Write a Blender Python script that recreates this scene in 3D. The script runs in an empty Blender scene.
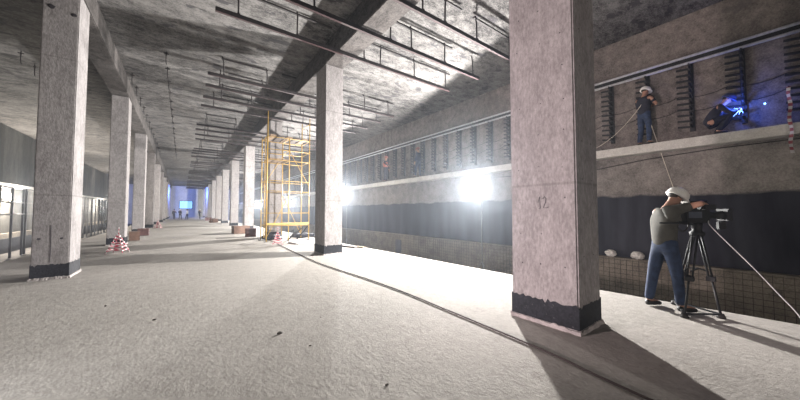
import bpy, bmesh, math, random
from mathutils import Vector, Matrix, Euler
rnd = random.Random(7)
SC = bpy.context.scene
COL = SC.collection
V = Vector
R = math.radians

# ------------------------------------------------------------------ materials
def mat(name):
    m = bpy.data.materials.new(name); m.use_nodes = True
    nt = m.node_tree; b = nt.nodes['Principled BSDF']
    return m, nt, b

def nd(nt, t, **kw):
    n = nt.nodes.new(t)
    for k, v in kw.items():
        setattr(n, k, v)
    return n

def plain(name, col, rough=.6, metal=0., emit=None, estr=0., noise=.15, scale=12.):
    m, nt, b = mat(name)
    b.inputs['Roughness'].default_value = rough
    b.inputs['Metallic'].default_value = metal
    g = nd(nt, 'ShaderNodeNewGeometry'); n = nd(nt, 'ShaderNodeTexNoise')
    n.inputs['Scale'].default_value = scale; n.inputs['Detail'].default_value = 4
    nt.links.new(g.outputs['Position'], n.inputs['Vector'])
    r = nd(nt, 'ShaderNodeValToRGB')
    c0 = [max(0, c*(1-noise)) for c in col]; c1 = [min(1, c*(1+noise)) for c in col]
    r.color_ramp.elements[0].color = (*c0, 1); r.color_ramp.elements[1].color = (*c1, 1)
    r.color_ramp.elements[0].position = .3; r.color_ramp.elements[1].position = .7
    nt.links.new(n.outputs['Fac'], r.inputs['Fac'])
    nt.links.new(r.outputs['Color'], b.inputs['Base Color'])
    if emit:
        b.inputs['Emission Color'].default_value = (*emit, 1)
        b.inputs['Emission Strength'].default_value = estr
    return m

def concrete(name, dark, light, s1=.7, s2=6., speck=.35, speckcol=(.05, .05, .05), speckscale=3.5, speckthr=.68,
             streak=(1, 1, 1), bump=.25, rough=.9, joint=None, fine=28.):
    """mottled concrete: broad cloudy stain, finer blotches, thresholded flaked patches, fine pitting"""
    m, nt, b = mat(name)
    L = nt.links.new
    b.inputs['Roughness'].default_value = rough
    b.inputs['Specular IOR Level'].default_value = .25
    g = nd(nt, 'ShaderNodeNewGeometry')
    mp = nd(nt, 'ShaderNodeMapping'); mp.inputs['Scale'].default_value = streak
    L(g.outputs['Position'], mp.inputs['Vector'])
    def noise(scale, detail=5, rough=.6, vec=None):
        n = nd(nt, 'ShaderNodeTexNoise')
        n.inputs['Scale'].default_value = scale; n.inputs['Detail'].default_value = detail
        n.inputs['Roughness'].default_value = rough
        L(vec or mp.outputs['Vector'], n.inputs['Vector'])
        return n.outputs['Fac']
    a, c, f = noise(s1, 6, .65), noise(s2, 8, .72), noise(fine, 4, .7)
    ad = nd(nt, 'ShaderNodeMath', operation='MULTIPLY_ADD'); ad.inputs[1].default_value = .5
    L(c, ad.inputs[0])
    a2 = nd(nt, 'ShaderNodeMath', operation='MULTIPLY'); a2.inputs[1].default_value = .3
    L(a, a2.inputs[0]); L(a2.outputs[0], ad.inputs[2])
    a3 = nd(nt, 'ShaderNodeMath', operation='MULTIPLY_ADD'); a3.inputs[1].default_value = .42
    L(f, a3.inputs[0]); L(ad.outputs[0], a3.inputs[2])
    r = nd(nt, 'ShaderNodeValToRGB')
    r.color_ramp.elements[0].color = (*dark, 1); r.color_ramp.elements[0].position = .50
    r.color_ramp.elements[1].color = (*light, 1); r.color_ramp.elements[1].position = .71
    L(a3.outputs[0], r.inputs['Fac'])
    out = r.outputs['Color']
    if speck > 0:
        sn = noise(speckscale, 3, .5)
        th = nd(nt, 'ShaderNodeMapRange'); th.inputs['From Min'].default_value = speckthr
        th.inputs['From Max'].default_value = speckthr+.025
        th.inputs['To Max'].default_value = speck
        L(sn, th.inputs['Value'])
        mx = nd(nt, 'ShaderNodeMix', data_type='RGBA')
        L(th.outputs['Result'], mx.inputs['Factor']); L(out, mx.inputs['A'])
        mx.inputs['B'].default_value = (*speckcol, 1)
        out = mx.outputs['Result']
    if joint:                      # horizontal construction joints at these heights
        sx = nd(nt, 'ShaderNodeSeparateXYZ'); L(g.outputs['Position'], sx.inputs[0])
        for z in joint:
            d = nd(nt, 'ShaderNodeMath', operation='SUBTRACT'); d.inputs[1].default_value = z
            L(sx.outputs['Z'], d.inputs[0])
            ab = nd(nt, 'ShaderNodeMath', operation='ABSOLUTE'); L(d.outputs[0], ab.inputs[0])
            lt = nd(nt, 'ShaderNodeMapRange'); lt.inputs['From Min'].default_value = .022; lt.inputs['From Max'].default_value = .008
            lt.inputs['To Max'].default_value = .3
            L(ab.outputs[0], lt.inputs['Value'])
            mx = nd(nt, 'ShaderNodeMix', data_type='RGBA')
            L(lt.outputs['Result'], mx.inputs['Factor']); L(out, mx.inputs['A'])
            mx.inputs['B'].default_value = (.08, .07, .07, 1)
            out = mx.outputs['Result']
    L(out, b.inputs['Base Color'])
    bp = nd(nt, 'ShaderNodeBump'); bp.inputs['Strength'].default_value = bump; bp.inputs['Distance'].default_value = .03
    L(a3.outputs[0], bp.inputs['Height']); L(bp.outputs['Normal'], b.inputs['Normal'])
    m['out'] = 1
    return m, nt, b, out, g

def M1(*a, **k):
    return concrete(*a, **k)[0]

FLOOR = M1('floor_concrete', (.34, .312, .284), (.475, .442, .407), s1=.3, s2=8, speck=.22, speckcol=(.16, .13, .11), speckscale=3.3, speckthr=.70, bump=.6, streak=(1, .7, 1), fine=30.)
PILLAR = M1('pillar_concrete', (.205, .188, .186), (.345, .322, .317), s1=.7, s2=7, speck=.3, speckcol=(.12, .10, .10), speckscale=9, speckthr=.72, streak=(1, 1, .45), joint=(1.79, 4.8), bump=.3)
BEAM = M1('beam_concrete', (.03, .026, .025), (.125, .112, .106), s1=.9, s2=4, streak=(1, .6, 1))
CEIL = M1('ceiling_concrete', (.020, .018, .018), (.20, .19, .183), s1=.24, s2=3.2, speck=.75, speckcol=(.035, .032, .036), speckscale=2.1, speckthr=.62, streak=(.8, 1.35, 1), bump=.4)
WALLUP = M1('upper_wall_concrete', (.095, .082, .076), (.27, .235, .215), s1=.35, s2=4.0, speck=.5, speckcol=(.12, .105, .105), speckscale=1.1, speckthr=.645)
LEDGE = M1('ledge_concrete', (.42, .40, .37), (.62, .60, .56), s1=.6, s2=3)
CURB = M1('curb_concrete', (.08, .068, .055), (.22, .19, .155), s1=.5, s2=2.5, speck=.4, speckscale=1.5)
MORTAR = plain('mortar', (.42, .38, .37), .95, noise=.25)
BITUMEN = M1('bitumen', (.005, .0055, .008), (.018, .019, .026), s1=2, s2=14, speck=.2, speckcol=(.3, .28, .28), speckscale=22, speckthr=.69, rough=.7)
PIT = M1('pit_concrete', (.05, .047, .045), (.13, .12, .115), s1=.5, s2=2)
STEEL = plain('dark_hanger_steel', (.022, .017, .017), .65, .3, noise=.4)
REDLEAD = plain('red_lead_painted_steel', (.03, .011, .012), .7, .1, noise=.4)
BLACK = plain('black_painted_steel', (.018, .018, .02), .55, .2)
REBAR = plain('rebar', (.06, .05, .045), .7, .5)
GREYPIPE = plain('grey_pipe', (.62, .63, .66), .4, .3)
YELLOW = plain('yellow_scaffold_paint', (.50, .31, .07), .5, .1)
WOOD = plain('plank_wood', (.22, .15, .09), .8, noise=.4, scale=6)
DKWOOD = plain('dark_plank_wood', (.07, .05, .04), .8, noise=.4, scale=6)
CRATE = plain('crate_wood', (.15, .085, .06), .8, noise=.3, scale=8)
CRATERED = plain('brick_red_crate', (.11, .05, .045), .8, noise=.3, scale=8)
WHITE = plain('white_plastic', (.78, .78, .76), .6, noise=.06)
PALE = plain('pale_sheet', (.70, .69, .66), .8, noise=.1, scale=5)
BAG = plain('pale_bag', (.50, .48, .45), .9, noise=.25)
TARP = plain('dark_tarp', (.025, .025, .035), .6, noise=.4)
RUBBER = plain('black_rubber', (.02, .018, .018), .7)
ROPE = plain('pale_rope', (.62, .56, .47), .9)
CABLEW = plain('white_cable', (.5, .5, .5), .5)
SKIN = plain('skin', (.36, .19, .13), .55, noise=.1)
HELMET = plain('white_helmet_plastic', (.82, .80, .76), .35, noise=.03)
HELMETO = plain('orange_helmet_plastic', (.24, .07, .045), .35, noise=.03)
HELMETB = plain('dark_blue_helmet_plastic', (.05, .06, .14), .35, noise=.03)
TEEGREY = plain('grey_olive_tshirt', (.06, .056, .047), .9, noise=.25, scale=9)
TEENAVY = plain('navy_tshirt', (.018, .018, .03), .9, noise=.25)
VEST = plain('orange_vest', (.28, .10, .075), .85, noise=.2)
COVERALL = plain('blue_coverall', (.012, .02, .06), .9, noise=.3)
JEANS = plain('blue_denim', (.022, .036, .078), .9, noise=.35, scale=14)
DARKCLOTH = plain('dark_work_cloth', (.02, .02, .03), .9, noise=.3)
SHOE = plain('black_leather', (.012, .012, .012), .5)
HAIR = plain('dark_hair', (.02, .014, .01), .7)
CAMBLK = plain('black_camera_body', (.008, .008, .010), .65)
GLASS = plain('dark_lens_glass', (.01, .012, .02), .08)
SCREENM = plain('small_screen', (.05, .05, .06), .3, emit=(.5, .6, .8), estr=.02)
HOUSING = plain('floodlight_housing', (.10, .10, .10), .5, .4)
STONE = plain('broken_concrete', (.16, .14, .13), .95, noise=.4, scale=20)
JUNC = plain('dark_box_paint', (.03, .035, .05), .6)
INK = plain('black_marker_paint', (.03, .025, .03), .8)
LENSM = plain('floodlight_lens', (.9, .9, .9), .3, emit=(.93, .96, 1.), estr=60.)
WARML = plain('warm_lamp_globe', (.9, .85, .8), .3, emit=(1., .88, .70), estr=25.)
ARC = plain('welding_arc_glow', (.3, .5, 1.), .3, emit=(.10, .22, 1.), estr=22.)
PANELM = plain('backlit_blue_panel', (.3, .5, .6), .4, emit=(.25, .62, 1.), estr=1.05, noise=.1, scale=2.)

def striped(name, ca, cb, period, duty=.5, axis='Z', vec=(0, 0, 1)):
    m, nt, b = mat(name); L = nt.links.new
    b.inputs['Roughness'].default_value = .6
    tc = nd(nt, 'ShaderNodeTexCoord')
    dp = nd(nt, 'ShaderNodeVectorMath', operation='DOT_PRODUCT'); dp.inputs[1].default_value = vec
    L(tc.outputs['Object'], dp.inputs[0])
    dv = nd(nt, 'ShaderNodeMath', operation='DIVIDE'); dv.inputs[1].default_value = period; L(dp.outputs['Value'], dv.inputs[0])
    fr = nd(nt, 'ShaderNodeMath', operation='FRACT'); L(dv.outputs[0], fr.inputs[0])
    gt = nd(nt, 'ShaderNodeMath', operation='GREATER_THAN'); gt.inputs[1].default_value = duty; L(fr.outputs[0], gt.inputs[0])
    mx = nd(nt, 'ShaderNodeMix', data_type='RGBA')
    L(gt.outputs[0], mx.inputs['Factor']); mx.inputs['A'].default_value = (*ca, 1); mx.inputs['B'].default_value = (*cb, 1)
    L(mx.outputs['Result'], b.inputs['Base Color'])
    return m
TAPE = striped('red_white_tape', (.24, .05, .06), (.42, .40, .40), .14)
CONETAPE = striped('red_white_tape_wrapped', (.42, .06, .09), (.55, .48, .47), .13, .5, vec=(.45, .3, .83))

def wall_low():
    """lower track wall: bare beige concrete over a dark waterproof coat whose upper edge is uneven"""
    m, nt, b, out, g = concrete('lower_wall_concrete', (.11, .098, .09), (.27, .245, .225), s1=.4, s2=2.2, speck=.45, speckcol=(.15, .13, .13), speckscale=1.3, speckthr=.65)
    L = nt.links.new
    sx = nd(nt, 'ShaderNodeSeparateXYZ'); L(g.outputs['Position'], sx.inputs[0])
    n = nd(nt, 'ShaderNodeTexNoise'); n.inputs['Scale'].default_value = 1.4; n.inputs['Detail'].default_value = 6
    L(g.outputs['Position'], n.inputs['Vector'])
    ma = nd(nt, 'ShaderNodeMath', operation='MULTIPLY_ADD'); ma.inputs[1].default_value = .30
    L(n.outputs['Fac'], ma.inputs[0]); L(sx.outputs['Z'], ma.inputs[2])
    mr = nd(nt, 'ShaderNodeMapRange'); mr.inputs['From Min'].default_value = 2.10; mr.inputs['From Max'].default_value = 2.02
    L(ma.outputs[0], mr.inputs['Value'])
    n2 = nd(nt, 'ShaderNodeTexNoise'); n2.inputs['Scale'].default_value = .9; n2.inputs['Detail'].default_value = 7
    mp = nd(nt, 'ShaderNodeMapping'); mp.inputs['Scale'].default_value = (1, 2.2, .4)
    L(g.outputs['Position'], mp.inputs['Vector']); L(mp.outputs['Vector'], n2.inputs['Vector'])
    r = nd(nt, 'ShaderNodeValToRGB')
    r.color_ramp.elements[0].color = (.012, .012, .018, 1); r.color_ramp.elements[0].position = .35
    r.color_ramp.elements[1].color = (.045, .045, .058, 1); r.color_ramp.elements[1].position = .75
    L(n2.outputs['Fac'], r.inputs['Fac'])
    mx = nd(nt, 'ShaderNodeMix', data_type='RGBA')
    L(mr.outputs['Result'], mx.inputs['Factor']); L(out, mx.inputs['A']); L(r.outputs['Color'], mx.inputs['B'])
    L(mx.outputs['Result'], b.inputs['Base Color'])
    return m
WALLLOW = wall_low()

def wall_panels():
    """left track wall: tall cast panels of uneven tone"""
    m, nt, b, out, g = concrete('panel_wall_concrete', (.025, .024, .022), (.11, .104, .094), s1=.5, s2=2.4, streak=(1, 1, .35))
    L = nt.links.new
    sx = nd(nt, 'ShaderNodeSeparateXYZ'); L(g.outputs['Position'], sx.inputs[0])
    dv = nd(nt, 'ShaderNodeMath', operation='DIVIDE'); dv.inputs[1].default_value = 1.45; L(sx.outputs['Y'], dv.inputs[0])
    fl = nd(nt, 'ShaderNodeMath', operation='FLOOR'); L(dv.outputs[0], fl.inputs[0])
    wn = nd(nt, 'ShaderNodeTexWhiteNoise', noise_dimensions='1D'); L(fl.outputs[0], wn.inputs['W'])
    mr = nd(nt, 'ShaderNodeMapRange'); mr.inputs['To Min'].default_value = .28; mr.inputs['To Max'].default_value = 1.1
    L(wn.outputs['Value'], mr.inputs['Value'])
    mx = nd(nt, 'ShaderNodeVectorMath', operation='SCALE'); L(out, mx.inputs[0]); L(mr.outputs['Result'], mx.inputs['Scale'])
    L(mx.outputs['Vector'], b.inputs['Base Color'])
    return m
WALLPAN = wall_panels()

# ------------------------------------------------------------------ mesh helpers
class MB:
    def __init__(s): s.bm = bmesh.new(); s.mi = 0
    def box(s, x0, x1, y0, y1, z0, z1, M=None):
        vs = [s.bm.verts.new((x, y, z)) for x in (x0, x1) for y in (y0, y1) for z in (z0, z1)]
        for f in ((0, 1, 3, 2), (4, 6, 7, 5), (0, 4, 5, 1), (2, 3, 7, 6), (0, 2, 6, 4), (1, 5, 7, 3)):
            fc = s.bm.faces.new([vs[i] for i in f]); fc.material_index = s.mi
        if M is not None:
            for v in vs: v.co = M @ v.co
        return s
    def tube(s, pts, r, n=8, caps=True):
        pts = [V(p) for p in pts]; rr = r if isinstance(r, (list, tuple)) else [r]*len(pts)
        rings = []; up = None
        for i, p in enumerate(pts):
            t = (pts[min(i+1, len(pts)-1)] - pts[max(i-1, 0)]).normalized()
            if up is None:
                up = V((0, 0, 1)) if abs(t.z) < .9 else V((1, 0, 0))
            a = t.cross(up)
            if a.length < 1e-5: a = t.cross(V((0, 1, 0)))
            a.normalize(); b = a.cross(t).normalized(); up = b
            rings.append([s.bm.verts.new(p + a*math.cos(2*math.pi*k/n)*rr[i] + b*math.sin(2*math.pi*k/n)*rr[i]) for k in range(n)])
        for q, w in zip(rings, rings[1:]):
            for k in range(n):
                f = s.bm.faces.new((q[k], q[(k+1) % n], w[(k+1) % n], w[k])); f.smooth = n > 5; f.material_index = s.mi
        if caps:
            for ring in (rings[0], rings[-1]):
                f = s.bm.faces.new(ring); f.material_index = s.mi
        return s
    def bar(s, a, b, w, h=None):            # square bar
        a, b = V(a), V(b); h = h or w
        t = (b-a); l = t.length
        q = t.to_track_quat('X', 'Z').to_matrix().to_4x4()
        s.box(0, l, -w/2, w/2, -h/2, h/2, Matrix.Translation(a) @ q)
        return s
    def lathe(s, prof, c=(0, 0, 0), n=20, M=None, flip=1):
        c = V(c); rings = []; new = []
        for r_, z in prof:
            ring = [s.bm.verts.new(c + V((r_*math.cos(2*math.pi*k/n), r_*math.sin(2*math.pi*k/n), z))) for k in range(n)]
            rings.append(ring); new += ring
        for q, w in zip(rings, rings[1:]):
            for k in range(n):
                f = s.bm.faces.new((q[k], q[(k+1) % n], w[(k+1) % n], w[k])); f.smooth = True; f.material_index = s.mi
        s.bm.faces.new(rings[0][::-1]).material_index = s.mi; s.bm.faces.new(rings[-1]).material_index = s.mi
        if M is not None:
            for v in new: v.co = M @ v.co
        return s
    def blob(s, c, r, jit=.15, sub=2, sc=(1, 1, 1), seed=0):
        g = random.Random(seed); n0 = len(s.bm.verts)
        res = bmesh.ops.create_icosphere(s.bm, subdivisions=sub, radius=r)
        for v in res['verts']:
            v.co = V((v.co.x*sc[0], v.co.y*sc[1], v.co.z*sc[2]))*(1+g.uniform(-jit, jit)) + V(c)
        return s
    def build(s, name, m, parent=None, bevel=0, kind=None, loc=None):
        if bevel:
            bmesh.ops.bevel(s.bm, geom=s.bm.edges[:], offset=bevel, segments=2, affect='EDGES', clamp_overlap=True)
        bmesh.ops.recalc_face_normals(s.bm, faces=s.bm.faces[:])
        me = bpy.data.meshes.new(name); s.bm.to_mesh(me); s.bm.free()
        for x in (m if isinstance(m, (list, tuple)) else [m]): me.materials.append(x)
        o = bpy.data.objects.new(name, me); COL.objects.link(o)
        if parent: o.parent = parent
        if kind: o['kind'] = kind
        if loc: o.location = loc
        return o

def tag(o, label, cat, group=None):
    o['label'] = label; o['category'] = cat; o['kind'] = 'thing'
    if group: o['group'] = group
    return o
def thing(name, label, cat, loc=(0, 0, 0), rz=0, group=None):
    o = bpy.data.objects.new(name, None); COL.objects.link(o); o.empty_display_size = .2
    o.location = loc; o.rotation_euler = (0, 0, rz)
    return tag(o, label, cat, group)
def dup(root, loc, label, rz=None):
    kids = {}
    for o in list(SC.objects):
        if o.parent: kids.setdefault(o.parent, []).append(o)
    r = root.copy(); COL.objects.link(r); r.location = loc
    if rz is not None: r.rotation_euler = (0, 0, rz)
    r['label'] = label
    for ch in kids.get(root, []):
        c = ch.copy(); COL.objects.link(c); c.parent = r
        for g in kids.get(ch, []):
            d = g.copy(); COL.objects.link(d); d.parent = c
    return r
ORD = ['zeroth', 'first', 'second', 'third', 'fourth', 'fifth', 'sixth', 'seventh', 'eighth', 'ninth', 'tenth', 'eleventh', 'twelfth',
       'thirteenth', 'fourteenth', 'fifteenth', 'sixteenth', 'seventeenth', 'eighteenth', 'nineteenth', 'twentieth']
def ordw(n):
    if n <= 20: return ORD[n]
    tens = {2: 'twenty', 3: 'thirty', 4: 'forty', 5: 'fifty'}[n//10]
    return {2: 'twentieth', 3: 'thirtieth', 4: 'fortieth', 5: 'fiftieth'}[n//10] if n % 10 == 0 else tens+'-'+ORD[n % 10]
def sag(a, b, s, n=14):
    a, b = V(a), V(b)
    return [a.lerp(b, i/n) - V((0, 0, s*4*(i/n)*(1-i/n))) for i in range(n+1)]

# ------------------------------------------------------------------ setting
PZ = -1.25                       # track pit level
CZ = 7.05                        # soffit
def prism(name, poly, z0, z1, m, kind='structure'):
    b = MB(); lo = [b.bm.verts.new((x, y, z0)) for x, y in poly]; hi = [b.bm.verts.new((x, y, z1)) for x, y in poly]
    n = len(poly); b.bm.faces.new(hi); b.bm.faces.new(lo[::-1])
    for i in range(n): b.bm.faces.new((lo[i], lo[(i+1) % n], hi[(i+1) % n], hi[i]))
    return b.build(name, m, kind=kind)
right_edge = [(6.55, -14), (6.42, -1), (6.36, 0), (6.2, 2.2), (6.06, 4), (5.82, 12.4), (5.72, 25), (5.7, 82.5)]
prism('floor', right_edge + [(-4.05, 82.5), (-4.05, -14)], PZ, 0, FLOOR)
prism('floor_pit_right', [(5.6, -14), (11.9, -14), (11.9, 82.5), (5.6, 82.5)], PZ-.3, PZ, PIT)
prism('floor_pit_left', [(-9.8, -14), (-4.0, -14), (-4.0, 82.5), (-9.8, 82.5)], PZ-.3, PZ, PIT)
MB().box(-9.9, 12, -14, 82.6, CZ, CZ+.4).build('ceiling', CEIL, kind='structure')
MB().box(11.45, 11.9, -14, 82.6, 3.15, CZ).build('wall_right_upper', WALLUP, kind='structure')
MB().box(11.2, 11.9, -14, 82.6, 0, 3.15).build('wall_right_lower', WALLLOW, kind='structure')
MB().box(10.92, 11.9, -14, 82.6, PZ, 0.0).build('trim_curb_right', CURB, kind='structure')
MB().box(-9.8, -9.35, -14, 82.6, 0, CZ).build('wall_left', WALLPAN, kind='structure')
MB().box(-9.8, -9.05, -14, 82.6, -.32, 0.0).build('trim_curb_left', CURB, kind='structure')
MB().box(-9.8, -9.0, -14, 82.6, PZ, -.32).build('baseboard_left', BITUMEN, kind='structure')
MB().box(-9.9, 12, 82.5, 82.9, PZ, CZ).build('wall_far', M1('far_wall_concrete', (.3, .3, .3), (.5, .5, .5)), kind='structure')
MB().box(-9.9, 12, -14.4, -14, PZ, CZ).build('wall_near', PIT, kind='structure')
# narrow walkway ledges cast on the walls, with embedded anchor heads in the fascia
o = MB().box(10.85, 11.45, -14, 82.5, 3.16, 3.41).build('walkway_ledge', LEDGE, bevel=.012)
tag(o, 'pale concrete walkway ledge running along the wall above the track, workers standing on it', 'ledge')
o = MB().box(-9.35, -8.85, -14, 82.5, 2.98, 3.2).build('walkway_ledge', LEDGE, bevel=.012)
tag(o, 'pale concrete ledge along the far side wall under the tall dark panels', 'ledge')

# ------------------------------------------------------------------ beams
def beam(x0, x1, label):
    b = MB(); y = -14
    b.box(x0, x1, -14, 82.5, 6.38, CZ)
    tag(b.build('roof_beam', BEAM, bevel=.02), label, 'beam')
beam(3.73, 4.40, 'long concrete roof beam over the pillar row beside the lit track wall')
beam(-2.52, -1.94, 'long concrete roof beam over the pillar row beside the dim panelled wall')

# ------------------------------------------------------------------ pillars
PH = 6.38
def pillar_proto(PW, pd):
    t = thing('concrete_pillar', 'x', 'pillar')
    b = MB(); b.box(0, PW, 0, pd, 0, PH)
    b.build('shaft', PILLAR, t, bevel=.018)
    # ragged bitumen coat around the foot
    for nm, off, zlo, ztop, jag, m in (('bitumen_band', .006, .05, .31, .035, BITUMEN), ('mortar_skirt', .02, 0, .045, .02, MORTAR)):
        b = MB(); per = []
        a0, a1, c0, c1 = -off, PW+off, -off, pd+off
        N = 26
        for i in range(N): per.append((a0+(a1-a0)*i/N, c0))
        for i in range(N): per.append((a1, c0+(c1-c0)*i/N))
        for i in range(N): per.append((a1-(a1-a0)*i/N, c1))
        for i in range(N): per.append((a0, c1-(c1-c0)*i/N))
        g = random.Random(3); lo = []; hi = []; inn = []
        for (x, y) in per:
            h = ztop + g.uniform(-jag, jag)*(.4 if g.random() < .7 else 1.)
            e = g.uniform(0, .035) if nm == 'mortar_skirt' else 0
            cx, cy = PW/2, pd/2
            lo.append(b.bm.verts.new((x+(x-cx)*e*1.2, y+(y-cy)*e*1.2, zlo))); hi.append(b.bm.verts.new((x, y, h)))
            inn.append(b.bm.verts.new((cx+(x-cx)*.94, cy+(y-cy)*.94, h)))
        n = len(per)
        for i in range(n):
            j = (i+1) % n
            b.bm.faces.new((lo[i], lo[j], hi[j], hi[i])); b.bm.faces.new((hi[i], hi[j], inn[j], inn[i]))
        b.build(nm, m, t)
    return t
PIT_Y = 7.66
right_y = [1.54 + PIT_Y*i for i in range(11)]
left_y = [9.47 + 7.62*i for i in range(10)]
pr_ = pillar_proto(.635, .86)
pr_.location = (3.75, right_y[0], 0)
pr_['label'] = 'massive speckled concrete pillar with black foot band, beside the cameraman'
right_l = {1: 'concrete pillar with black foot band where the floor hose passes, first before the scaffold',
           2: 'concrete pillar with the yellow scaffold built around its front'}
for i in range(1, 11):
    dup(pr_, (3.75, right_y[i], 0), right_l.get(i, f'pale concrete pillar on the lit track side, {ordw(i-2)} beyond the scaffold'))
dup(pr_, (3.75, right_y[0]-PIT_Y, 0), 'concrete pillar standing behind the camera position on the lit track side')
pl_ = pillar_proto(.55, .86)
pl_.location = (-2.50, left_y[0], 0)
pl_['label'] = 'broad pinkish concrete pillar with dark anchor pockets near its top, opposite the scaffold row'
for i in range(1, 10):
    dup(pl_, (-2.50, left_y[i], 0), 'concrete pillar with a red and white taped marker at its foot' if i == 1 else f'concrete pillar on the dim panelled side, {ordw(i-1)} beyond the taped marker')
# marks that only single pillars carry
b = MB()
g = random.Random(5)
for iz in range(13):
    for iy in range(3):
        y = .14 + .29*iy + g.uniform(-.02, .02); z = .75 + iz*.42 + g.uniform(-.03, .03); r_ = g.uniform(.005, .010)
        b.lathe([(r_, 0), (r_*.6, .003)], n=8, M=Matrix.Translation((-.0005, y, z)) @ Matrix.Rotation(-math.pi/2, 4, 'Y'))
for iz in range(11):
    for ix in range(2):
        r_ = g.uniform(.005, .009)
        b.lathe([(r_, 0), (r_*.6, .003)], n=8, M=Matrix.Translation((.17+.28*ix, -.0005, .9+iz*.47)) @ Matrix.Rotation(math.pi/2, 4, 'X'))
shaft = [c for c in pr_.children if c.name.startswith('shaft')][0]
me = shaft.data.copy(); me.materials.append(INK); shaft.data = me      # the tie holes are pattern on this one shaft
for f in b.bm.faces: f.material_index = 1
b.bm.from_mesh(me); b.bm.to_mesh(me); b.bm.free()
b = MB()                                    # hand-painted 12
def stroke(pts):
    b.tube([(-.002, y, z) for y, z in pts], .0042, 6)
# the face looks toward -X, so the reading direction runs toward -Y
num = lambda q: [(.40+(y-.36)*.62, 1.555+(z-1.555)*.95) for y, z in q]
stroke(num([(.47, 1.56), (.43, 1.64), (.425, 1.48), (.455, 1.475)]))
stroke(num([(.36, 1.61), (.33, 1.64), (.295, 1.61), (.31, 1.56), (.355, 1.49), (.29, 1.485), (.25, 1.50)]))
o = b.build('painted_number', INK, pr_); o['label'] = 'number 12 written in black on the pillar'
for x, z, s in ((.10, 6.22, .05), (.40, 6.27, .05), (.13, 5.88, .06), (.47, 5.82, .05)):
    MB().blob((x, -.002, z), s, .2, 2, (1, .12, .8), int(z*100)).build('anchor_pocket', INK, pl_)
MB().tube([(.27, 0, .36), (.275, 0, .7), (.268, 0, 1.15)], .006, 5).build('crack', INK, pl_)
for x in (.10, .43): MB().blob((x, 0, .86), .028, .3, 2, (1, .1, .8), int(x*50)).build('anchor_pocket', INK, pl_)

# ------------------------------------------------------------------ ceiling hanger rails
def rail_proto(seed, L0=8.0, red=False):
    g = random.Random(seed)
    t = thing('hanger_rail', 'x', 'hanger rail', group=None)
    b = MB()                                 # lower rail: a C section
    b.box(0, L0, -.035, .035, .035, .05); b.box(0, L0, -.035, -.022, -.05, .05); b.box(0, L0, .022, .035, -.05, .05)
    b.build('lower_rail', STEEL, t)
    b = MB(); b.box(0, L0, -.036, .036, -.056, -.05)
    b.build('bottom_flange', REDLEAD, t)
    top = CZ - 6.33
    n = 6
    for k in range(n):
        x = .55 + k*(L0-.9)/(n-1) + g.uniform(-.12, .12)
        if 3.0 < x < 4.0: x = 2.95 if k % 2 else 4.08      # clear of the roof beam
        b = MB(); dx = g.uniform(-.05, .05)
        b.tube([(x, 0, .03), (x+dx*.3, 0, top-.2), (x+dx, .0, top-.1), (x+dx-.02, .0, top)], .022, 6)
        b.box(x-.035, x+.035, -.04, .04, .02, .07)
        b.build('hanger_rod', STEEL, t)
    x = g.uniform(.3, .9)
    while x < L0-.8:
        l = g.uniform(1.4, 3.0)
        for p, q in ((x, min(x+l, L0, 3.05)), (max(x, 3.92), min(x+l, L0))):   # the beam interrupts it
            if q-p > .2:
                b = MB(); b.box(p, q, -.03, .03, top-.10, top-.055); b.build('upper_channel', STEEL, t)
        x += l + g.uniform(.3, 1.3)
    return t
protos = [rail_proto(s) for s in (1, 2, 3, 4)]
rails = [(5.28, .57, 0, 0), (6.73, .57, 0, 0), (8.15, .57, 0, 0)]
rail_lab = ['black steel hanger rail crossing the soffit {} before the pillar the hose passes']
ys = []
for Yb, labs in ((1.58, [3.70, 5.15, 6.57]),):
    for i, d in enumerate(labs): ys.append((Yb+d, 'dark steel hanger rail under the soffit, ' + ['third', 'second', 'first'][i] + ' on the camera side of the hose-side pillar'))
for kb in range(1, 10):
    Yb = right_y[kb]
    for i, d in enumerate((2.95, 4.2, 5.55, 6.95)):
        where = 'scaffold pillar' if kb == 1 else None
        if kb == 1: lab = f'dark steel hanger rail under the soffit, {ordw(i+1)} past the hose-side pillar'
        else: lab = f'dark steel hanger rail under the soffit, {ordw(i+1)} past the ' + ('scaffolded pillar' if kb == 2 else f'{ordw(kb-2)} pillar beyond the scaffold')
        ys.append((Yb+d, lab))
for i, (y, lab) in enumerate(ys):
    p = protos[i % 4]
    g = random.Random(100+i)
    loc = (.57+g.uniform(-.05, .05), y, 6.30 + g.uniform(-.03, .03)); 
    if i < 4:
        p.location = loc; p['label'] = lab
    else:
        o = dup(p, loc, lab)
# single ceiling hooks: a rod with a cross pin
t = thing('ceiling_hook', 'x', 'hook')
MB().tube([(0, 0, .014), (0, 0, -.33)], .016, 6).build('rod', STEEL, t)
MB().bar((-.07, 0, -.08), (.07, 0, -.08), .035).build('cross_pin', STEEL, t)
MB().tube([(0, 0, -.31), (.005, 0, -.40), (.02, 0, -.46), (.035, 0, -.45)], .014, 6).build('hook_tip', STEEL, t)
first = True
hooks = []
y = 13.0
for k in range(16):
    hooks.append((-.57, y, f'black steel hook over the middle of the hall, {ordw(k+1)} of its row')); y += 1.36*(1+.02*k)
y = 15.9
for k in range(12):
    hooks.append((-1.75, y, f'black steel hook beside the dim-side roof beam, {ordw(k+1)} of that row')); y += 1.5*(1+.03*k)
hooks.append((-4.65, 16.0, 'black hook over the dim side aisle, first of two beside the pinkish pillar'))
hooks.append((-4.65, 17.2, 'black hook over the dim side aisle, second of two beside the pinkish pillar'))
for x, y, lab in hooks:
    if first: t.location = (x, y, CZ); t['label'] = lab; first = False
    else: dup(t, (x, y, CZ), lab)

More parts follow.
